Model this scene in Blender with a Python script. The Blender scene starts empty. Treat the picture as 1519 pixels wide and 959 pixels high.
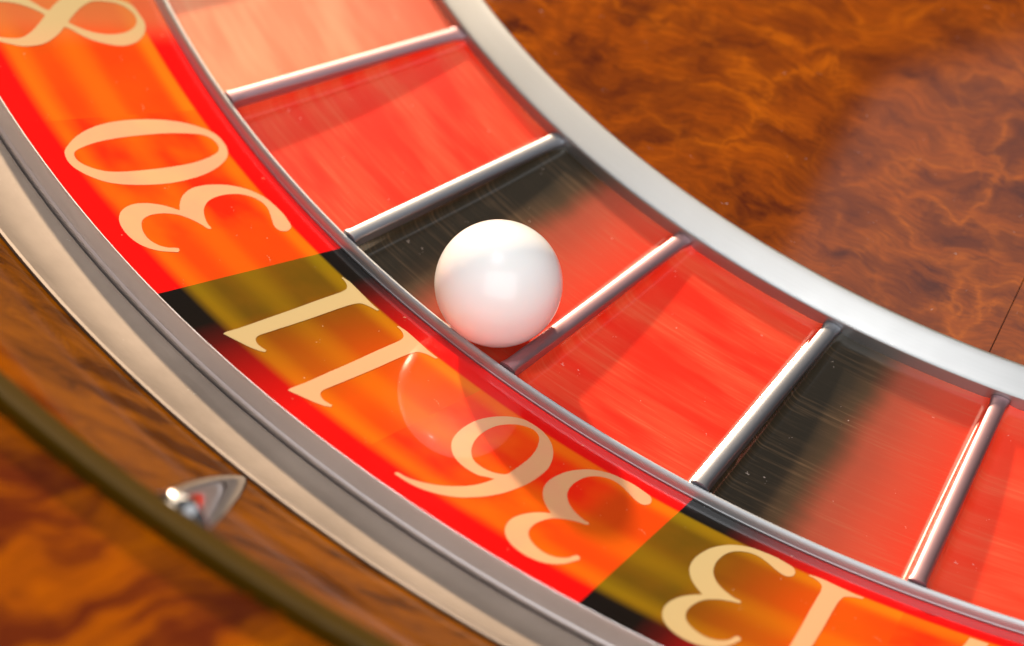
import bpy, bmesh, math, random
from mathutils import Vector, Matrix
from mathutils.geometry import tessellate_polygon

# all lengths below are in "wheel units": 1 unit = radius of the fret circle = 0.2 m
S = 0.2
PI = math.pi
R = math.radians
STEP = 360.0 / 37.0
scene = bpy.context.scene
col = scene.collection
random.seed(5)

# ------------------------------------------------------------------ camera
cam_d = bpy.data.cameras.new('camera')
cam = bpy.data.objects.new('camera', cam_d)
col.objects.link(cam)
right = Vector((-0.864957, 0.487166, 0.120496))
down = Vector((0.272777, 0.657931, -0.70194))
fwd = Vector((-0.421239, -0.574279, -0.701969))
m = Matrix((right, -down, -fwd)).transposed().to_4x4()
m.translation = Vector((2.286501, 2.161033, 2.282313)) * S
cam.matrix_world = m
cam_d.sensor_width = 36.0
cam_d.lens = 36.0 * 6614.32 / 1519.0
cam_d.clip_start = 0.02
cam_d.clip_end = 50.0
cam_d.dof.use_dof = True
BALL = Vector((0.92687, 0.28316, 0.0345))
cam_d.dof.focus_distance = (BALL * S - m.translation).dot(fwd) - 0.003
cam_d.dof.aperture_fstop = 15.0
scene.camera = cam

# ------------------------------------------------------------------ light
world = bpy.data.worlds.new('World')
scene.world = world
world.use_nodes = True
wn = world.node_tree.nodes; wl = world.node_tree.links
bg = wn['Background']
tc = wn.new('ShaderNodeTexCoord'); sp = wn.new('ShaderNodeSeparateXYZ')
rp = wn.new('ShaderNodeValToRGB')
wl.new(tc.outputs['Generated'], sp.inputs[0]); wl.new(sp.outputs['Z'], rp.inputs[0])
rp.color_ramp.elements[0].position = 0.0; rp.color_ramp.elements[0].color = (0.05, 0.035, 0.025, 1)
rp.color_ramp.elements[1].position = 1.0; rp.color_ramp.elements[1].color = (0.16, 0.16, 0.165, 1)
e = rp.color_ramp.elements.new(0.5); e.color = (0.06, 0.052, 0.045, 1)
wl.new(rp.outputs[0], bg.inputs['Color']); bg.inputs['Strength'].default_value = 1.0

def area(name, az, el, dist, sx, sy, radiance, color=(1, 1, 1), target=(0.95, 0.3, 0.0), shape='RECTANGLE'):
    d = bpy.data.lights.new(name, 'AREA')
    d.shape = shape; d.size = sx; d.size_y = sy
    a = sx * sy * (PI / 4 if shape in ('DISK', 'ELLIPSE') else 1.0)
    d.energy = radiance * PI * a
    d.color = color
    o = bpy.data.objects.new(name, d); col.objects.link(o)
    u = Vector((math.cos(R(el)) * math.cos(R(az)), math.cos(R(el)) * math.sin(R(az)), math.sin(R(el))))
    o.location = Vector(target) * S + u * dist
    o.rotation_euler = u.to_track_quat('Z', 'Y').to_euler()
    return o

area('ceiling_lamp', -46, 81, 0.8, 0.06, 0.06, 225.0, (1.0, 0.99, 0.97), shape='ELLIPSE')
area('low_lamp', -102, 16, 2.0, 0.10, 0.10, 3300.0, (1.0, 0.77, 0.52), shape='ELLIPSE')
area('window_warm', -103, 40, 2.0, 0.62, 0.52, 3.4, (1.0, 0.82, 0.62))
area('window_cool', -138, 64, 2.0, 0.62, 0.50, 0.75, (0.93, 0.97, 1.0))
area('added_fill_behind_viewer', 60, 42, 2.0, 2.2, 1.8, 2.45, (0.97, 1.0, 1.0))  # added fill light to brighten the ball, no window there

scene.view_settings.view_transform = 'Standard'
scene.view_settings.look = 'None'
scene.view_settings.exposure = 0.08
scene.view_settings.gamma = 1.0
scene.view_settings.use_curve_mapping = False

# ------------------------------------------------------------------ material helpers
class NT:
    def __init__(self, name):
        self.m = bpy.data.materials.new(name); self.m.use_nodes = True
        self.t = self.m.node_tree; self.n = self.t.nodes
        self.b = self.n['Principled BSDF']
    def new(self, typ, **kw):
        x = self.n.new(typ)
        for k, v in kw.items(): setattr(x, k, v)
        return x
    def link(self, a, b): self.t.links.new(a, b)
    def set(self, **kw):
        for k, v in kw.items(): self.b.inputs[k.replace('_', ' ')].default_value = v
    def math(self, op, a, b=None, clamp=False):
        x = self.new('ShaderNodeMath', operation=op, use_clamp=clamp)
        for i, v in enumerate((a, b)):
            if v is None: continue
            if hasattr(v, 'node'): self.link(v, x.inputs[i])
            else: x.inputs[i].default_value = v
        return x.outputs[0]
    def ramp(self, fac, stops, interp='LINEAR'):
        x = self.new('ShaderNodeValToRGB'); x.color_ramp.interpolation = interp
        el = x.color_ramp.elements
        el[0].position, el[1].position = stops[0][0], stops[-1][0]
        def c(v): return (v, v, v, 1) if not isinstance(v, tuple) else (*v, 1)
        el[0].color, el[1].color = c(stops[0][1]), c(stops[-1][1])
        for p, v in stops[1:-1]:
            q = el.new(p); q.color = c(v)
        self.link(fac, x.inputs[0]); return x.outputs[0]
    def mix(self, fac, a, b, mode='MIX'):
        x = self.new('ShaderNodeMix', data_type='RGBA', blend_type=mode)
        for i, v in ((0, fac), (6, a), (7, b)):
            if hasattr(v, 'node'): self.link(v, x.inputs[i])
            else: x.inputs[i].default_value = v if not isinstance(v, tuple) else (*v, 1)
        return x.outputs[2]
    def noise(self, vec, scale, detail=4, rough=.5, dist=0.0):
        x = self.new('ShaderNodeTexNoise'); x.inputs['Scale'].default_value = scale
        x.inputs['Detail'].default_value = detail; x.inputs['Roughness'].default_value = rough
        x.inputs['Distortion'].default_value = dist
        if vec is not None: self.link(vec, x.inputs['Vector'])
        return x
    def uv(self):
        c = self.new('ShaderNodeTexCoord'); s = self.new('ShaderNodeSeparateXYZ')
        self.link(c.outputs['UV'], s.inputs[0]); return s.outputs['X'], s.outputs['Y'], c.outputs['UV']
    def polar(self):
        """radius (wheel units), angle in degrees, from object coordinates (origin = wheel centre)"""
        c = self.new('ShaderNodeTexCoord'); s = self.new('ShaderNodeSeparateXYZ')
        self.link(c.outputs['Object'], s.inputs[0])
        r = self.math('DIVIDE', self.math('SQRT', self.math('ADD', self.math('MULTIPLY', s.outputs[0], s.outputs[0]), self.math('MULTIPLY', s.outputs[1], s.outputs[1]))), S)
        a = self.math('MULTIPLY', self.math('ARCTAN2', s.outputs[1], s.outputs[0]), 180 / PI)
        return r, a, c.outputs['Object']
    def comb(self, x, y, z=0.0):
        c = self.new('ShaderNodeCombineXYZ')
        for i, v in enumerate((x, y, z)):
            if hasattr(v, 'node'): self.link(v, c.inputs[i])
            else: c.inputs[i].default_value = v
        return c.outputs[0]
    def dust(self, objvec, scale=260.0, amount=.25):
        """sparse pale specks of settled dust -> mask"""
        v = self.new('ShaderNodeTexVoronoi'); v.inputs['Scale'].default_value = scale
        w = self.noise(objvec, 900, 2)
        self.link(self.mix(.004, objvec, w.outputs['Color'], 'ADD'), v.inputs['Vector'])
        d = self.ramp(v.outputs['Distance'], [(0.03, 1.0), (0.085, 0.0)])
        s = self.new('ShaderNodeSeparateColor'); self.link(v.outputs['Color'], s.inputs[0])
        keep = self.ramp(s.outputs[0], [(1 - amount, 0.0), (1 - amount * .5, 1.0)])
        return self.math('MULTIPLY', d, keep)
    def bump(self, h, strength, dist=0.0002, prev=None):
        x = self.new('ShaderNodeBump'); x.inputs['Strength'].default_value = strength
        x.inputs['Distance'].default_value = dist; self.link(h, x.inputs['Height'])
        self.link(x.outputs[0], self.b.inputs['Normal']); return x

MATS = {}
def metal(name, color, rough, brushed=0.0, aniso=0.0, mottled=0.0):
    t = NT(name); t.set(Metallic=1.0, Roughness=rough)
    r, a, o = t.polar()
    n = t.noise(o, 60, 5, .6)
    v = t.comb(t.math('MULTIPLY', r, 900), t.math('MULTIPLY', a, .25))
    st = t.noise(v, 1.0, 3, .6)
    base = t.mix(t.ramp(n.outputs[0], [(0.3, 0.0), (0.7, 1.0)]), tuple(c * (1 - mottled) for c in color), color)
    base = t.mix(t.math('MULTIPLY', st.outputs[0], brushed), base, tuple(c * .6 for c in color))
    du = t.dust(o, 380, .25)
    base = t.mix(t.math('MULTIPLY', du, .5), base, (.8, .78, .72))
    t.link(base, t.b.inputs['Base Color'])
    t.link(t.math('ADD', t.math('MULTIPLY', n.outputs[0], .12), rough - .06), t.b.inputs['Roughness'])
    t.bump(st.outputs[0], .25 * max(brushed, .1), .00005)
    return t.m

MATS['chrome'] = metal('polished_chrome', (.55, .54, .54), .06, .05)
MATS['fret_chrome'] = metal('fret_chrome', (.36, .37, .41), .46, .2)
MATS['fret_painted_reflection'] = metal('fret_chrome_painted_reflection', (.50, .31, .34), .50, .2)  # red pocket reflections painted into the chrome colour
MATS['rim'] = metal('rim_steel', (.58, .59, .61), .52, .12)
MATS['satin'] = metal('satin_steel_ring', (.45, .455, .46), .46, .25)
MATS['outer_rim'] = metal('outer_rim_steel', (.80, .75, .75), .55, .08)
MATS['band'] = metal('dull_track_metal', (.47, .395, .34), .66, .15, mottled=.25)

def wood_mat(name, bright, dark, vein, scale=1.0, soft=False, coat=1.0, rot=52):
    t = NT(name); t.set(Roughness=.5, IOR=1.5); t.b.inputs['Specular IOR Level'].default_value = 0.0
    t.b.inputs['Coat Weight'].default_value = coat; t.b.inputs['Coat Roughness'].default_value = .05
    c = t.new('ShaderNodeTexCoord'); o = c.outputs['Object']
    mp = t.new('ShaderNodeMapping'); t.link(o, mp.inputs[0])
    mp.inputs['Rotation'].default_value = (0, 0, R(rot)); mp.inputs['Scale'].default_value = (scale, scale, scale)
    o2 = mp.outputs[0]
    warp = t.noise(o2, 45, 3, .55)
    w = t.mix(.016, o2, warp.outputs['Color'], 'ADD')
    st = t.new('ShaderNodeMapping'); t.link(w, st.inputs[0]); st.inputs['Scale'].default_value = (1.0, 3.2, 1.0)
    clouds = t.noise(st.outputs[0], 52, 5, .6, .5)
    big = t.noise(o2, 30, 3, .5, .4)
    cl = t.math('ADD', t.math('MULTIPLY', clouds.outputs[0], .75), t.math('MULTIPLY', big.outputs[0], .35))
    k = t.ramp(cl, [(0.40, 0.0), (0.55, .6), (0.70, 1.0)] if not soft else [(0.45, 0.0), (0.55, .6), (0.64, 1.0)], 'EASE')
    base = t.mix(k, dark, bright)
    # pomele veins : warped cell borders, broken up by noise
    vo = t.new('ShaderNodeTexVoronoi', feature='DISTANCE_TO_EDGE'); vo.inputs['Scale'].default_value = 85
    w2 = t.noise(w, 110, 4, .6)
    ww = t.mix(.012, w, w2.outputs['Color'], 'ADD')
    t.link(ww, vo.inputs['Vector'])
    ve = t.ramp(vo.outputs['Distance'], [(0.0, .95), (0.06, .4), (0.17, 0.0)])
    brk = t.ramp(t.noise(o2, 42, 3).outputs[0], [(0.42, 0.0), (0.60, 1.0)])
    base = t.mix(t.math('MULTIPLY', t.math('MULTIPLY', ve, brk), .0 if soft else .8), base, vein)
    # quilted ripple across the veneer
    rm = t.new('ShaderNodeMapping'); t.link(ww, rm.inputs[0]); rm.inputs['Scale'].default_value = (1.0, 2.4, 1.0)
    rn = t.noise(rm.outputs[0], 72, 3, .5, .3)
    base = t.mix(t.ramp(rn.outputs[0], [(.40, .0), (.50, .0), (.60, .0 if soft else .55)]), base, tuple(x * 1.25 for x in bright))
    base = t.mix(t.ramp(rn.outputs[0], [(.30, .0 if soft else .6), (.44, .0)]), base, dark)
    # fine pore grain
    gm = t.new('ShaderNodeMapping'); t.link(w, gm.inputs[0]); gm.inputs['Scale'].default_value = (1.0, 7.0, 1.0)
    g = t.noise(gm.outputs[0], 260, 3, .7)
    base = t.mix(t.ramp(g.outputs[0], [(.35, .35), (.6, 0.0)]), base, tuple(x * .55 for x in dark))
    if not soft:
        du = t.dust(o, 400, .25)
        base = t.mix(t.math('MULTIPLY', du, .45), base, (.6, .55, .5))
    t.link(base, t.b.inputs['Base Color'])
    return t.m
MATS['wood_cone'] = wood_mat('burl_veneer', (.27, .052, .0), (.085, .013, .002), (.50, .11, .0))
MATS['wood_wall'] = wood_mat('bowl_wall_veneer', (.235, .070, .001), (.075, .021, .002), (.3, .09, .006), .75, soft=True, coat=.2, rot=4)
MATS['wood_apron'] = wood_mat('apron_veneer', (.42, .095, .0), (.115, .018, .004), (.5, .12, .01), .62, soft=True, coat=.4, rot=4)

def lacquer(name, color, rough=.35):
    t = NT(name); t.set(Roughness=rough); t.b.inputs['Base Color'].default_value = (*color, 1)
    t.b.inputs['Coat Weight'].default_value = .15; t.b.inputs['Specular IOR Level'].default_value = .15
    c = t.new('ShaderNodeTexCoord'); n = t.noise(c.outputs['Object'], 40, 4)
    t.link(t.mix(n.outputs[0], color, tuple(x * .75 for x in color)), t.b.inputs['Base Color'])
    return t.m
MATS['olive'] = lacquer('olive_lip_lacquer', (.065, .034, .001))
MATS['gap'] = lacquer('black_gap', (.006, .005, .005), .6)

def plate_mat(name, black, shift=0.0):
    """enamelled number plate; u runs along the ring (0..1), v across it (0 inner .. 1 outer)"""
    t = NT(name); t.set(Roughness=.30, IOR=1.5)
    t.b.inputs['Coat Weight'].default_value = 1.0; t.b.inputs['Coat Roughness'].default_value = .012
    t.b.inputs['Specular IOR Level'].default_value = .1
    u, v, uv = t.uv(); r, a, o = t.polar()
    if shift: u = t.math('ADD', u, shift)
    wob = t.noise(t.comb(t.math('MULTIPLY', v, 7), t.math('MULTIPLY', a, .05), 3.0), 1.0, 2)
    band = t.math('MULTIPLY', t.ramp(v, [(.118, 0.0), (.135, 1.0)]), t.ramp(v, [(.83, 1.0), (.885, 0.0)]))
    # tangential gold streaks: motion smear of the numerals painted as colour
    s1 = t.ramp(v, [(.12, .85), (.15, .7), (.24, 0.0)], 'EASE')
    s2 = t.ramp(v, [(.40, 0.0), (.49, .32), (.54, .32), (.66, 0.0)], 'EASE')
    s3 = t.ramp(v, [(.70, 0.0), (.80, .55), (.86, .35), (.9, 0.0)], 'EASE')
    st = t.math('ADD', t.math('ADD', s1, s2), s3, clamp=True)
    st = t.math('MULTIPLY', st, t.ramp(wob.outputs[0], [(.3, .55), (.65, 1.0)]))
    cl = t.noise(t.comb(t.math('MULTIPLY', v, 3.2), t.math('MULTIPLY', a, .28)), 1.0, 3, .5)
    clo = t.ramp(cl.outputs[0], [(.36, 0.0), (.64, 1.0)])
    if not black:
        edge = (.82, .0005, .0003)
        ub = t.mix(clo, (.92, .016, .0), (.95, .085, .0))
        ub = t.mix(t.ramp(u, [(.70, 0.0), (.80, .85), (1.0, 1.0)], 'EASE'), ub, (.66, .055, .0))
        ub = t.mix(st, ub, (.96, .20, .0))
        edgec = t.mix(t.ramp(u, [(.8, 0.0), (1.0, .35)]), edge, (.55, 0.001, .0005))
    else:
        edgec = t.ramp(u, [(0.0, (.003, .002, .002)), (.20, (.004, .002, .001)), (.30, (.07, .002, .001)), (.5, (.36, .002, .0008)), (.75, (.72, .002, .001)), (1.0, (.82, .0008, .0005))])  # motion smear of the red neighbour painted over the black as a fade
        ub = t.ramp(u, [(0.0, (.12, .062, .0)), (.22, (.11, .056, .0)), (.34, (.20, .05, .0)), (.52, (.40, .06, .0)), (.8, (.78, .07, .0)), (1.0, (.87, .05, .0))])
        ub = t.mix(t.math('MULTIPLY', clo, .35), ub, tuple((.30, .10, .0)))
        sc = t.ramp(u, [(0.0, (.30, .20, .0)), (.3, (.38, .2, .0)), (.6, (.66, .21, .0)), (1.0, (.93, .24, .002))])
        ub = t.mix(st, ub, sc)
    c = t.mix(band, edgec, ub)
    if shift: c = t.mix(t.ramp(u, [(shift + .35, .62), (shift + .85, 0.0)], 'EASE'), c, (.52, .17, .06))  # pale window veil mixed into the plate colour
    du = t.dust(o, 380, .30)
    c = t.mix(t.math('MULTIPLY', du, .42), c, (.95, .72, .45))
    t.link(c, t.b.inputs['Base Color'])
    # faint hairline scratches in the clear coat
    return t.m
MATS['plate_red'] = plate_mat('red_number_enamel', False)
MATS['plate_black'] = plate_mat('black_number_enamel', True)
MATS['plate_painted_veil'] = plate_mat('number_enamel_painted_veil', True, .42)  # black plate with the window veil painted into its colour

def numeral_mat(name, black):
    t = NT(name); t.set(Roughness=.4, IOR=1.5); t.b.inputs['Coat Weight'].default_value = 1.0
    t.b.inputs['Coat Roughness'].default_value = .012
    u, v, uv = t.uv(); r, a, o = t.polar()
    cl = t.noise(t.comb(t.math('MULTIPLY', v, 4), t.math('MULTIPLY', a, .4)), 1.0, 3)
    if black: c = t.ramp(u, [(.1, (.52, .41, .19)), (.4, (.58, .41, .19)), (.7, (.78, .39, .19)), (1.0, (.8, .39, .19))])
    else: c = t.mix(t.ramp(cl.outputs[0], [(.35, 0.0), (.65, 1.0)]), (.84, .365, .19), (.80, .42, .19))
    t.link(c, t.b.inputs['Base Color']); return t.m
MATS['num_red'] = numeral_mat('cream_numeral_on_red', False)
MATS['num_black'] = numeral_mat('cream_numeral_on_black', True)

def floor_mat(name, black, tone=0):
    """lacquered brushed-metal pocket floor; u along the ring, v 0 inner .. 1 outer"""
    t = NT(name); t.set(IOR=1.5); t.b.inputs['Specular IOR Level'].default_value = .05
    t.b.inputs['Metallic'].default_value = .0
    t.b.inputs['Coat Weight'].default_value = 1.0; t.b.inputs['Coat Roughness'].default_value = .17
    t.b.inputs['Coat IOR'].default_value = 1.6
    u, v, uv = t.uv(); r, a, o = t.polar()
    fine = t.noise(t.comb(t.math('MULTIPLY', r, 430), t.math('MULTIPLY', a, .22)), 1.0, 4, .65)
    broad = t.noise(t.comb(t.math('MULTIPLY', r, 46), t.math('MULTIPLY', a, .11), 1.7), 1.0, 3, .5)
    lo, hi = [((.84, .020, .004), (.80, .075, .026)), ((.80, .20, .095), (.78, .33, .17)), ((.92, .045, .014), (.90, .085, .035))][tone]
    red = t.mix(t.ramp(broad.outputs[0], [(.36, 0.0), (.68, .8)], 'EASE'), lo, hi)
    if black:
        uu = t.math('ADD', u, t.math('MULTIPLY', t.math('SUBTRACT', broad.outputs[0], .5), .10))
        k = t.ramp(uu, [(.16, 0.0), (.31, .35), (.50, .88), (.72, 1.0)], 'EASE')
        tint = t.ramp(uu, [(.20, (.026, .018, .009)), (.33, (.13, .062, .026)), (.50, (.42, .070, .034)), (.75, (.60, .060, .026)), (1.0, (.74, .038, .012))])  # red motion smear painted as a fade across the black floor
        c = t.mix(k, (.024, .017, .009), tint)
    else: c = red
    if tone == 1: c = t.mix(t.ramp(v, [(.0, .9), (.5, 0.0)], 'EASE'), c, (.78, .085, .035))  # painted glare gives way to red towards the inner end
    sc = t.ramp(fine.outputs[0], [(.50, 0.0), (.78, .38)])
    c = t.mix(t.math('MULTIPLY', sc, t.ramp(broad.outputs[0], [(.4, .05), (.62, .75)])), c, (.78, .30, .14) if not black else (.42, .24, .12))
    du = t.dust(o, 430, .34)
    c = t.mix(t.math('MULTIPLY', du, .5), c, (.9, .7, .6))
    t.link(c, t.b.inputs['Base Color'])
    t.link(t.math('ADD', t.math('MULTIPLY', fine.outputs[0], .25), .25), t.b.inputs['Roughness'])
    b = t.bump(fine.outputs[0], .18, .00004)
    t.link(b.outputs[0], t.b.inputs['Coat Normal'])
    return t.m
MATS['floor_red'] = floor_mat('red_pocket_lacquer', False)
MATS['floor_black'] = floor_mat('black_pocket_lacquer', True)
MATS['floor_painted_glare'] = floor_mat('pocket_lacquer_painted_glare', False, 1)  # pale window glare painted into the floor colour
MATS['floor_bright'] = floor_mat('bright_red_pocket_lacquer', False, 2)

def ball_mat():
    t = NT('white_ball_acetal'); t.set(Roughness=.32, IOR=1.45)
    t.b.inputs['Subsurface Weight'].default_value = .25
    t.b.inputs['Subsurface Radius'].default_value = (.004, .003, .0025)
    t.b.inputs['Subsurface Scale'].default_value = .5
    t.b.inputs['Coat Weight'].default_value = .5; t.b.inputs['Coat Roughness'].default_value = .08
    c = t.new('ShaderNodeTexCoord'); n = t.noise(c.outputs['Object'], 120, 4)
    t.link(t.mix(n.outputs[0], (.96, .95, .95), (.92, .91, .91)), t.b.inputs['Base Color'])
    sc = t.noise(c.outputs['Object'], 700, 5, .7)
    t.link(t.math('ADD', t.math('MULTIPLY', sc.outputs[0], .14), .24), t.b.inputs['Roughness'])
    t.bump(sc.outputs[0], .10, .00004)
    return t.m
MATS['ball'] = ball_mat()

# ------------------------------------------------------------------ mesh helpers
def pt(r, deg, z): return (r * S * math.cos(R(deg)), r * S * math.sin(R(deg)), z * S)

def link(name, me, mat, parent=None, label=None):
    o = bpy.data.objects.new(name, me); col.objects.link(o)
    if mat and not me.materials: me.materials.append(MATS[mat])
    if parent: o.parent = parent
    if label: o['label'] = label
    return o

def thing(name, label, cat, group=None):
    o = bpy.data.objects.new(name, None); col.objects.link(o)
    o.empty_display_size = .02
    o['label'] = label; o['category'] = cat
    if group: o['group'] = group
    return o

def smooth_profile(pts, it):
    for _ in range(it):
        q = [pts[0]]
        for a, b in zip(pts, pts[1:]):
            q += [(a[0] * .75 + b[0] * .25, a[1] * .75 + b[1] * .25), (a[0] * .25 + b[0] * .75, a[1] * .25 + b[1] * .75)]
        q.append(pts[-1]); pts = q
    return pts

def lathe(name, prof, mat, parent, n=720, a0=0.0, a1=360.0, closed=True, smooth=True, label=None):
    full = abs(a1 - a0 - 360) < 1e-6
    k = n if full else n + 1
    V = []; F = []; UV = []
    for i in range(k):
        a = a0 + (a1 - a0) * i / n
        for r, z in prof: V.append(pt(r, a, z))
    P = len(prof)
    for i in range(n):
        j = (i + 1) % k
        for p in range(P if closed else P - 1):
            q = (p + 1) % P
            F.append((i * P + p, j * P + p, j * P + q, i * P + q))
    me = bpy.data.meshes.new(name); me.from_pydata(V, [], F); me.update()
    bm = bmesh.new(); bm.from_mesh(me); bmesh.ops.recalc_face_normals(bm, faces=bm.faces[:])
    for e in bm.edges: e.smooth = e.calc_face_angle(0) < R(28)
    bm.to_mesh(me); bm.free()
    for f in me.polygons: f.use_smooth = smooth
    return link(name, me, mat, parent, label)

def sector(name, prof, mat, parent, a0, a1, n, thick, label=None, fillet=None):
    """solid slab over an angular sector; prof = [(r, z)] top line, inner to outer, with UVs"""
    P = len(prof); V = []; UVv = []; F = []
    for lay in (0, 1):
        for i in range(n + 1):
            a = a0 + (a1 - a0) * i / n
            if fillet: a = a0 + (a1 - a0) * fillet[i]
            for k, (r, z) in enumerate(prof):
                if fillet:
                    d = min(R(a - a0), R(a1 - a)) * r            # distance from the fret's centre line
                    e = max(0.0, 1 - max(0.0, d - .0058) / .0085)
                    z += (.0005 - z) * .75 * (1 - math.sqrt(max(0.0, 1 - e * e)))
                V.append(pt(r, a, z - thick * lay))
                UVv.append((((a - a0) / (a1 - a0)), (r - prof[0][0]) / (prof[-1][0] - prof[0][0])))
    N = (n + 1) * P
    for i in range(n):
        for k in range(P - 1):
            a = i * P + k
            F.append((a, a + 1, a + P + 1, a + P))
            F.append((N + a, N + a + P, N + a + P + 1, N + a + 1))
        F.append((i * P, (i + 1) * P, N + (i + 1) * P, N + i * P))
        F.append((i * P + P - 1, N + i * P + P - 1, N + (i + 1) * P + P - 1, (i + 1) * P + P - 1))
    for k in range(P - 1):
        F.append((k, N + k, N + k + 1, k + 1)); b = n * P
        F.append((b + k, b + k + 1, N + b + k + 1, N + b + k))
    me = bpy.data.meshes.new(name); me.from_pydata(V, [], F); me.update()
    bm = bmesh.new(); bm.from_mesh(me); uvl = bm.loops.layers.uv.new('UVMap')
    bm.verts.ensure_lookup_table()
    for f in bm.faces:
        f.smooth = True
        for l in f.loops: l[uvl].uv = UVv[l.vert.index]
    bmesh.ops.recalc_face_normals(bm, faces=bm.faces[:])
    for e in bm.edges: e.smooth = e.calc_face_angle(0) < R(30)
    bm.to_mesh(me); bm.free()
    return link(name, me, mat, parent, label)

# number-ring slope
RI, ZI, RO, ZO = 1.0068, -0.0078, 1.1774, 0.0353
def ring_z(r): return ZI + (ZO - ZI) * (r - RI) / (RO - RI)

def flr(t):  # pocket floor height, t 0 inner .. 1 outer
    return -0.0035 - 0.0095 * t - .0015 * math.sin(PI * t)
def flr_r(r): return flr((r - .7975) / .2025)

# ------------------------------------------------------------------ the stationary bowl
bowl = thing('wheel_bowl', 'glossy burl wood bowl with dull metal track around the red number ring', 'roulette bowl')
lathe('bowl_base', [(0.1, -.30), (1.95, -.30), (1.95, -.26), (1.22, -.08), (1.0, -.07), (0.1, -.07)], 'wood_apron', bowl, 180)
band_prof = [(1.1868, -.02)] + smooth_profile([(1.1868, .0150), (1.2060, .0180), (1.2270, .0255), (1.2415, .0395)], 2)
band_prof += [(1.2440, .0395), (1.2440, -.06), (1.1868, -.06)]
lathe('metal_track', band_prof, 'band', bowl, 720)
lathe('bowl_wall', [(1.2442, .0365), (1.30, .0900), (1.36, .1490), (1.4285, .2170), (1.45, .2175), (1.45, -.07), (1.2442, -.07)], 'wood_wall', bowl, 360)
lathe('bowl_lip', smooth_profile([(1.4290, .214), (1.4300, .2215), (1.4325, .2232), (1.4455, .2262), (1.4490, .2250), (1.4500, .2190)], 2) + [(1.450, .10), (1.4515, .10)], 'olive', bowl, 480)
lathe('bowl_apron', [(1.4502, .100), (1.4502, .2130), (1.470, .2125), (1.50, .2165), (1.60, .236), (1.75, .255), (1.88, .25), (1.95, .21), (1.95, -.2), (1.9, -.25)], 'wood_apron', bowl, 360)

def wall_pt(r, deg, h):
    """point h above the bowl wall surface at radius r"""
    z = .0365 + (r - 1.2442) * (.2170 - .0365) / (1.4285 - 1.2442)
    s = R(44.4)
    return pt(r - h * math.sin(s), deg, z + h * math.cos(s))
def deflector(r0, r1, deg, half_w, h, parent):
    """canoe-shaped chrome diamond lying up the bowl wall"""
    n, mseg = 28, 20
    V = []; F = []
    for i in range(n + 1):
        t = i / n
        w = half_w * math.sin(PI * min(t * .5 + .0, .5) * 1.0) ** .85 if t < 1 else half_w
        w = half_w * (math.sin(PI * t / 2) ** .68) if t > 0 else 0.00001
        for k in range(mseg + 1):
            b = -1 + 2 * k / mseg
            hh = h * (w / half_w) * (1 - abs(b) ** 1.8) * (1.0)
            r = r0 + (r1 - r0) * t
            V.append(wall_pt(r, deg + 4.1 * t + math.degrees(b * w / r), hh + .0004))
    M = mseg + 1
    for i in range(n):
        for k in range(mseg): F.append((i * M + k, i * M + k + 1, (i + 1) * M + k + 1, (i + 1) * M + k))
    c0 = len(V)
    for i in range(n + 1):                       # foot resting in the wall
        V.append(wall_pt(r0 + (r1 - r0) * i / n, deg + 4.1 * i / n, -.004))
    F.append(tuple([n * M + k for k in range(M)]))
    me = bpy.data.meshes.new('ball_deflector'); me.from_pydata(V, [], F); me.update()
    for f in me.polygons: f.use_smooth = True
    o = link('ball_deflector', me, 'chrome', parent)
    return o
deflector(1.2450, 1.4283, 18.0, .022, .010, bowl)

# ------------------------------------------------------------------ the rotor
rotor = thing('wheel_rotor', 'spinning rotor with red and black numbered pockets, chrome frets and burl wood cone', 'roulette wheel')
lathe('rotor_base', [(.30, -.045), (1.176, -.045), (1.176, -.035), (1.17, -.028), (.30, -.028)], 'gap', rotor, 240)

# burl cone in veneer panels, satin ring round it
CONE0 = (.7726, .0156)
def cone_prof():
    out = [(.16, .128), (.30, .098), (.45, .071), (.60, .045), (.70, .028), (.7722, .0152)]
    return out
for i in range(8):
    a0 = 37.4 - 45 + i * 45 - 0.0
    o = sector('veneer_panel', cone_prof(), 'wood_cone', rotor, a0 + .03, a0 + 45 - .03, 48, .02)
lathe('hub_cap', smooth_profile([(.0005, .21), (.06, .205), (.10, .17), (.17, .14), (.175, .10), (.0005, .10)], 1), 'chrome', rotor, 96)
lathe('inner_ring', smooth_profile([(.7725, .000), (.7725, .0160), (.7738, .0167), (.7760, .0162), (.7900, .0107), (.7968, .0078), (.7977, .0070), (.7979, .0060), (.7979, -.02)], 1), 'satin', rotor, 720)
# rounded chrome rim between pockets and number plates
lathe('pocket_rim', smooth_profile([(1.0, -.026), (1.0, -.003), (1.0008, .0006), (1.0028, .0006), (1.0050, -.0022), (1.0058, -.0060), (1.0066, -.0066), (1.0066, -.026)], 1), 'rim', rotor, 720)
# outer rim with a thin lip below it
lathe('outer_rim', smooth_profile([(1.1776, .010), (1.1776, .0358), (1.1784, .0366), (1.1796, .0352), (1.1828, .0230), (1.1834, .0214), (1.1834, .0205)], 1) + [(1.1848, .0196), (1.1852, .0190), (1.1852, -.03), (1.1776, -.03)], 'outer_rim', rotor, 720)

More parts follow.
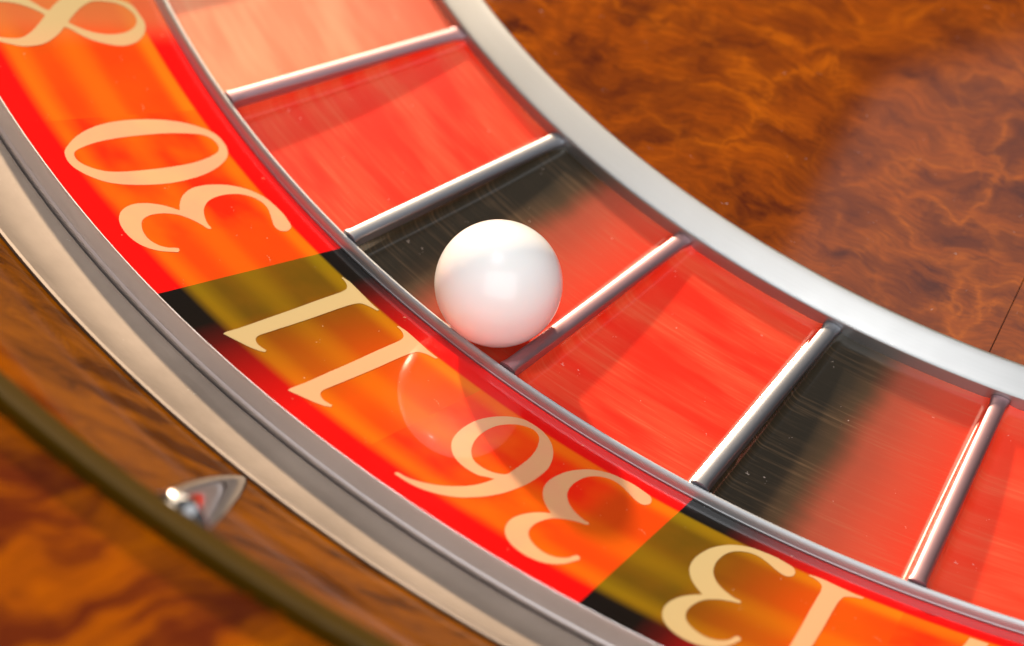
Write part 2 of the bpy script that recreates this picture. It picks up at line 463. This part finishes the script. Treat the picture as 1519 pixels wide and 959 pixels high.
# frets and pocket floors
def fret_section(r):
    zf = flr_r(r); top = .0034; w = .0060
    side = [(-w, zf - .004), (-w, zf + (top - .0028 - zf) * .5), (-w, top - .0028)]
    pts = side + [(w * math.cos(PI - k * PI / 12), top - .0026 + .0026 * math.sin(PI - k * PI / 12)) for k in range(1, 12)]
    return pts + [(-x, z) for x, z in reversed(side)]
def make_fret():
    rs = [.7982, .80, .806, .82, .86, .90, .94, .97, .985, .994, .9998]
    V = []; F = []
    for r in rs:
        for x, z in fret_section(r):
            if r < .802 or r > .9975: x *= 1.2
            a = x / r
            V.append((r * math.cos(a) * S, r * math.sin(a) * S, z * S))
    M = len(fret_section(.9))
    for i in range(len(rs) - 1):
        for k in range(M - 1): F.append((i * M + k, i * M + k + 1, (i + 1) * M + k + 1, (i + 1) * M + k))
    F.append(tuple(range(M))); F.append(tuple(reversed(range((len(rs) - 1) * M, len(rs) * M))))
    me = bpy.data.meshes.new('fret'); me.from_pydata(V, [], F); me.update()
    bm = bmesh.new(); bm.from_mesh(me); bmesh.ops.recalc_face_normals(bm, faces=bm.faces[:])
    for e in bm.edges: e.smooth = e.calc_face_angle(0) < R(50)
    bm.to_mesh(me); bm.free()
    for f in me.polygons: f.use_smooth = True
    return me
fret_me = make_fret()
fp = [(.7980 + .2018 * k / 10, flr(k / 10)) for k in range(11)]
FIL = [0, .04, .049, .057, .065, .074, .084, .094, .106, .13]
FIL = FIL + [.13 + .74 * i / 10 for i in range(1, 10)] + [1 - x for x in reversed(FIL)]
ORDER = [11, 36, 13, 27, 6, 34, 17, 25, 2, 21, 4, 19, 15, 32, 0, 26, 3, 35, 12, 28, 7, 29, 18, 22, 9, 31, 14, 20, 1, 33, 16, 24, 5, 10, 23, 8, 30]
REDS = {1, 3, 5, 7, 9, 12, 14, 16, 18, 19, 21, 23, 25, 27, 30, 32, 34, 36}

GLYPHS = {
    '0': [[(-0.452,1.1568),(-0.729,1.1521),(-1.211,1.1401),(-1.621,1.1244),(-1.869,1.1067),(-1.936,1.088),(-1.87,1.0705),(-1.677,1.054),(-1.298,1.0392),(-0.652,1.0269),(0.123,1.0252),(0.695,1.0286),(1.086,1.0353),(1.481,1.0476),(1.766,1.0626),(1.943,1.0844),(1.919,1.1038),(1.715,1.1263),(1.418,1.1412),(0.96,1.1514),(0.471,1.1577),(0.026,1.1592)],[(-0.223,1.1511),(-0.449,1.1479),(-0.617,1.1408),(-0.83,1.126),(-0.953,1.1067),(-0.99,1.0836),(-0.932,1.0613),(-0.772,1.0444),(-0.586,1.0357),(-0.234,1.0316),(0.215,1.0317),(0.549,1.0366),(0.81,1.0483),(0.998,1.0641),(1.052,1.0843),(1.04,1.1036),(0.976,1.1222),(0.829,1.1359),(0.506,1.1457),(0.13,1.1511)]],
    '3': [[(1.523,1.0288),(1.7,1.0332),(1.718,1.0378),(1.557,1.0413),(1.285,1.0414),(0.96,1.0391),(0.558,1.0359),(0.138,1.0337),(-0.281,1.0347),(-0.676,1.0396),(-0.897,1.0467),(-0.983,1.0552),(-0.973,1.0637),(-0.82,1.0739),(-0.53,1.0816),(-0.209,1.0864),(0.17,1.0897),(0.486,1.0914),(0.721,1.0914),(0.761,1.0928),(0.722,1.0944),(0.431,1.0966),(0.122,1.0998),(-0.136,1.1037),(-0.341,1.1082),(-0.505,1.1156),(-0.575,1.1241),(-0.536,1.1316),(-0.394,1.1378),(-0.165,1.1419),(0.189,1.1453),(0.53,1.1465),(0.818,1.1456),(1.101,1.1423),(1.285,1.1377),(1.362,1.1328),(1.432,1.1302),(1.543,1.1309),(1.611,1.1329),(1.536,1.1376),(1.383,1.145),(1.153,1.1513),(0.879,1.1558),(0.514,1.1586),(0.09,1.1594),(-0.323,1.1581),(-0.676,1.155),(-0.971,1.15),(-1.174,1.1434),(-1.281,1.1352),(-1.258,1.1274),(-1.138,1.1195),(-0.943,1.1125),(-0.715,1.1071),(-0.547,1.1041),(-0.571,1.1034),(-0.944,1.0985),(-1.256,1.0929),(-1.511,1.0858),(-1.663,1.0782),(-1.714,1.0681),(-1.658,1.0593),(-1.547,1.051),(-1.356,1.0437),(-1.099,1.0371),(-0.737,1.0317),(-0.328,1.028),(0.147,1.0265),(0.7,1.0259),(1.184,1.0271)]],
    '1': [[(-0.2,1.1599),(-0.242,1.1568),(-0.237,1.1426),(-0.293,1.1176),(-0.345,1.0924),(-0.425,1.0666),(-0.466,1.0494),(-0.492,1.0407),(-0.575,1.0352),(-0.744,1.0321),(-1.001,1.0303),(-1.232,1.0301),(-1.224,1.0286),(-0.82,1.0273),(-0.127,1.028),(0.563,1.029),(1.063,1.029),(1.051,1.031),(0.708,1.033),(0.413,1.0367),(0.329,1.0421),(0.309,1.0535),(0.352,1.0792),(0.368,1.1042),(0.371,1.1255),(0.377,1.1353),(0.443,1.1397),(0.591,1.1426),(0.772,1.1438),(0.986,1.1435),(1.163,1.1425),(1.217,1.1448),(1.036,1.1484),(0.699,1.1522),(0.265,1.1559)]],
    '6': [[(-1.459,1.1618),(-1.479,1.1599),(-1.429,1.1583),(-1.117,1.1576),(-0.775,1.1547),(-0.402,1.1497),(-0.07,1.1437),(0.249,1.1357),(0.557,1.1258),(0.747,1.1156),(0.848,1.1053),(0.838,1.1046),(0.646,1.1069),(0.337,1.111),(-0.145,1.1121),(-0.545,1.111),(-0.954,1.1075),(-1.334,1.1005),(-1.591,1.0922),(-1.745,1.0821),(-1.812,1.0718),(-1.798,1.0604),(-1.648,1.0491),(-1.399,1.0399),(-1.11,1.0331),(-0.727,1.0283),(-0.251,1.0273),(0.246,1.0284),(0.729,1.0326),(1.146,1.0395),(1.475,1.0486),(1.712,1.0597),(1.805,1.0719),(1.804,1.0863),(1.708,1.0996),(1.57,1.1115),(1.334,1.1238),(1.068,1.1334),(0.744,1.1428),(0.353,1.1503),(-0.059,1.1557),(-0.476,1.1594),(-0.958,1.1615),(-1.292,1.1617)],[(0.959,1.0927),(0.747,1.0972),(0.402,1.1005),(0.016,1.1012),(-0.323,1.0994),(-0.61,1.0948),(-0.842,1.0886),(-1.025,1.0807),(-1.15,1.0711),(-1.184,1.0614),(-1.128,1.0522),(-0.958,1.0442),(-0.713,1.0378),(-0.381,1.0335),(-0.045,1.0323),(0.25,1.0348),(0.507,1.0409),(0.735,1.0501),(0.898,1.0622),(0.949,1.0745),(0.975,1.0862)]],
    '8': [[(0.507,1.0939),(0.606,1.0902),(0.873,1.0859),(1.211,1.0796),(1.452,1.0725),(1.629,1.0641),(1.718,1.0567),(1.676,1.0493),(1.507,1.0418),(1.227,1.0353),(0.873,1.0301),(0.514,1.0268),(0.154,1.0252),(-0.276,1.0259),(-0.777,1.0272),(-1.127,1.0312),(-1.632,1.0528),(-1.675,1.0622),(-1.576,1.0733),(-1.351,1.0816),(-1.029,1.0897),(-0.682,1.0963),(-0.514,1.0991),(-0.613,1.1028),(-0.88,1.107),(-1.218,1.1134),(-1.459,1.1204),(-1.636,1.1289),(-1.725,1.1362),(-1.683,1.1436),(-1.514,1.1511),(-1.234,1.1576),(-0.879,1.1628),(-0.521,1.1662),(-0.161,1.1677),(0.269,1.167),(0.77,1.1658),(1.121,1.1618),(1.625,1.1401),(1.668,1.1308),(1.569,1.1197),(1.344,1.1113),(1.022,1.1032),(0.675,1.0966)],[(0.237,1.0885),(0.436,1.0846),(0.704,1.0777),(0.887,1.0702),(0.976,1.062),(0.956,1.053),(0.838,1.045),(0.554,1.0368),(0.159,1.0315),(-0.2,1.03),(-0.555,1.0313),(-0.905,1.0352),(-1.105,1.041),(-1.199,1.0493),(-1.211,1.0562),(-1.115,1.0621),(-0.766,1.0713),(-0.345,1.0793),(0.068,1.0865)],[(-0.244,1.1044),(-0.443,1.1083),(-0.711,1.1152),(-0.894,1.1227),(-0.983,1.1309),(-0.963,1.1399),(-0.845,1.1479),(-0.561,1.1561),(-0.166,1.1614),(0.193,1.1629),(0.548,1.1617),(0.898,1.1577),(1.098,1.1519),(1.193,1.1437),(1.204,1.1367),(1.108,1.1308),(0.759,1.1216),(0.338,1.1136),(-0.074,1.1065)]],
}


def catmull(loop, sub=4):
    n = len(loop); out = []
    P = [Vector((a * 0.0186, r)) for a, r in loop]     # roughly isotropic for corner tests
    for i in range(n):
        p0, p1, p2, p3 = (P[(i + k) % n] for k in (-1, 0, 1, 2))
        c1 = (p1 - p0).length < 1e-9 or (p1 - p0).angle(p2 - p1, 0) > R(52)
        c2 = (p3 - p2).length < 1e-9 or (p2 - p1).angle(p3 - p2, 0) > R(52)
        d = (p2 - p1).length
        m1 = (p2 - p0); m1 = m1.normalized() * d if m1.length and not c1 else (p2 - p1)
        m2 = (p3 - p1); m2 = m2.normalized() * d if m2.length and not c2 else (p2 - p1)
        k = max(1, min(sub, int(d / .0012)))
        for j in range(k):
            t = j / k
            h = (2*t**3 - 3*t**2 + 1) * p1 + (t**3 - 2*t**2 + t) * m1 + (-2*t**3 + 3*t**2) * p2 + (t**3 - t**2) * m2
            out.append((h.x / 0.0186, h.y))
    return out
def glyph_norm(L):
    return [[(-x * 1.62, 1.030 + y * .125) for x, y in L]]
GLYPHS['2'] = glyph_norm([(-.85,.70),(-.8,.82),(-.6,.93),(-.3,.99),(0,1.0),(.35,.97),(.65,.87),(.78,.73),(.72,.58),(.5,.44),(.2,.32),(-.2,.2),(-.45,.14),(-.2,.15),(.3,.14),(.6,.15),(.8,.19),(.9,.26),(.95,.25),(.85,.0),(-.95,.0),(-.95,.04),(-.6,.2),(-.2,.36),(.15,.5),(.32,.64),(.3,.8),(.15,.91),(-.1,.94),(-.35,.9),(-.45,.83),(-.4,.74),(-.5,.67),(-.7,.64)])
GLYPHS['7'] = glyph_norm([(-.85,.75),(-.8,1),(.9,1),(.9,.95),(.22,.0),(-.25,.0),(.55,.83),(-.5,.83),(-.7,.8),(-.78,.74)])

def numeral(ch, cen, a0, mat, parent):
    loops = [catmull([(a + cen, r) for a, r in lp]) for lp in GLYPHS[ch]]
    vs = [[Vector((a, r * 60, 0)) for a, r in lp] for lp in loops]
    tris = tessellate_polygon(vs)
    flat = [v for lp in vs for v in lp]
    bm = bmesh.new()
    bv = [bm.verts.new(v) for v in flat]
    for t in tris:
        try: bm.faces.new([bv[i] for i in t])
        except ValueError: pass
    lo = min(v.x for v in flat); hi = max(v.x for v in flat)
    x = math.floor(lo) + .5
    while x < hi:
        bmesh.ops.bisect_plane(bm, geom=bm.verts[:] + bm.edges[:] + bm.faces[:], plane_co=(x, 0, 0), plane_no=(1, 0, 0))
        x += .5
    ret = bmesh.ops.extrude_face_region(bm, geom=bm.faces[:])
    up = {v for v in ret['geom'] if isinstance(v, bmesh.types.BMVert)}
    uvl = bm.loops.layers.uv.new('UVMap'); info = {}
    for v in bm.verts:
        a, r = v.co.x, v.co.y / 60
        info[v] = ((a - a0) / STEP, (r - RI) / (RO - RI))
        v.co = pt(r, a, ring_z(r) + (.00025 if v in up else -.0004))
    for f in bm.faces:
        for l in f.loops: l[uvl].uv = info[l.vert]
    bmesh.ops.recalc_face_normals(bm, faces=bm.faces[:])
    me = bpy.data.meshes.new('numeral'); bm.to_mesh(me); bm.free()
    return link('numeral', me, mat, parent)

DIGITS = {8: [('8', -6.02)], 30: [('3', 6.33), ('0', 2.25)], 11: [('1', 16.03), ('1', 12.60)], 36: [('3', 26.38), ('6', 22.47)],
          13: [('1', 36.20), ('3', 32.75)], 27: [('2', 45.8), ('7', 42.0)]}
floor_mesh = {}; plate_mesh = {}
def copy_of(src, deg, parent, label=None):
    c = src.copy(); col.objects.link(c); c.parent = parent; c.rotation_euler = (0, 0, R(deg))
    if 'label' in c: del c['label']
    if label: c['label'] = label
    return c
# angle 0 is the fret between pockets 8 and 30; sector k starts at k*STEP
seq = [30] + ORDER[:36]
for k, num in enumerate(seq):
    a = k * STEP
    if num == 0: continue
    isred = num in REDS
    key = isred
    if key not in floor_mesh:
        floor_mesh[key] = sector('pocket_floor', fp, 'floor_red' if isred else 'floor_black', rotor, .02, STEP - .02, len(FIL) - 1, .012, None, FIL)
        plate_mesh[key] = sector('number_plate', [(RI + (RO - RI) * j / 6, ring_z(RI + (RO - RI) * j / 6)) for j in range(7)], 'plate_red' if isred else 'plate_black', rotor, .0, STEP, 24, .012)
        fl, pl = floor_mesh[key], plate_mesh[key]
        fl.rotation_euler.z = R(a); pl.rotation_euler.z = R(a)
    else:
        fl = copy_of(floor_mesh[key], a, rotor); pl = copy_of(plate_mesh[key], a, rotor)
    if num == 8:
        fl.data = fl.data.copy(); fl.data.materials[0] = MATS['floor_painted_glare']
        pl.data = pl.data.copy(); pl.data.materials[0] = MATS['plate_painted_veil']
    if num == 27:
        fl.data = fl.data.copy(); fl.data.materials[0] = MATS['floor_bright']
    fl['label'] = ('red' if isred else 'black') + ' lacquered pocket floor of number %d' % num
    pl['label'] = ('red' if isred else 'black') + ' number plate reading %d' % num if num in DIGITS else ('red' if isred else 'black') + ' plate of the number ring'
    for ch, cen in DIGITS.get(num, []):
        a_start = a if a < 200 else a - 360
        o = numeral(ch, cen, a_start, 'num_red' if isred else 'num_black', pl)
        o.rotation_euler.z = -R(a)
z0 = seq.index(0) * STEP
MATS['green'] = lacquer('green_enamel', (.01, .22, .05), .3)
copy0 = sector('pocket_floor', fp, 'green', rotor, z0 + .02, z0 + STEP - .02, len(FIL) - 1, .012, 'green zero pocket floor', FIL)
copy1 = sector('number_plate', [(RI, ring_z(RI)), (RO, ring_z(RO))], 'green', rotor, z0 + .012, z0 + STEP - .012, 24, .012, 'green plate of the number ring')
painted_reflection_me = fret_me.copy(); painted_reflection_me.materials.clear(); painted_reflection_me.materials.append(MATS['fret_painted_reflection'])
fret_me.materials.append(MATS['fret_chrome'])
fret0 = link('fret', painted_reflection_me, 'fret_painted_reflection', rotor)
for k in range(1, 37):
    f = copy_of(fret0, k * STEP, rotor)
    f.data = painted_reflection_me if k % 2 == 0 else fret_me

# ------------------------------------------------------------------ the ball
bm = bmesh.new()
bmesh.ops.create_uvsphere(bm, u_segments=96, v_segments=64, radius=.0465 * S)
for f in bm.faces: f.smooth = True
me = bpy.data.meshes.new('roulette_ball'); bm.to_mesh(me); bm.free()
ball = link('roulette_ball', me, 'ball')
ball.location = BALL * S
ball['label'] = 'glossy white ball resting in the black pocket of number 11 against the rim'
ball['category'] = 'ball'
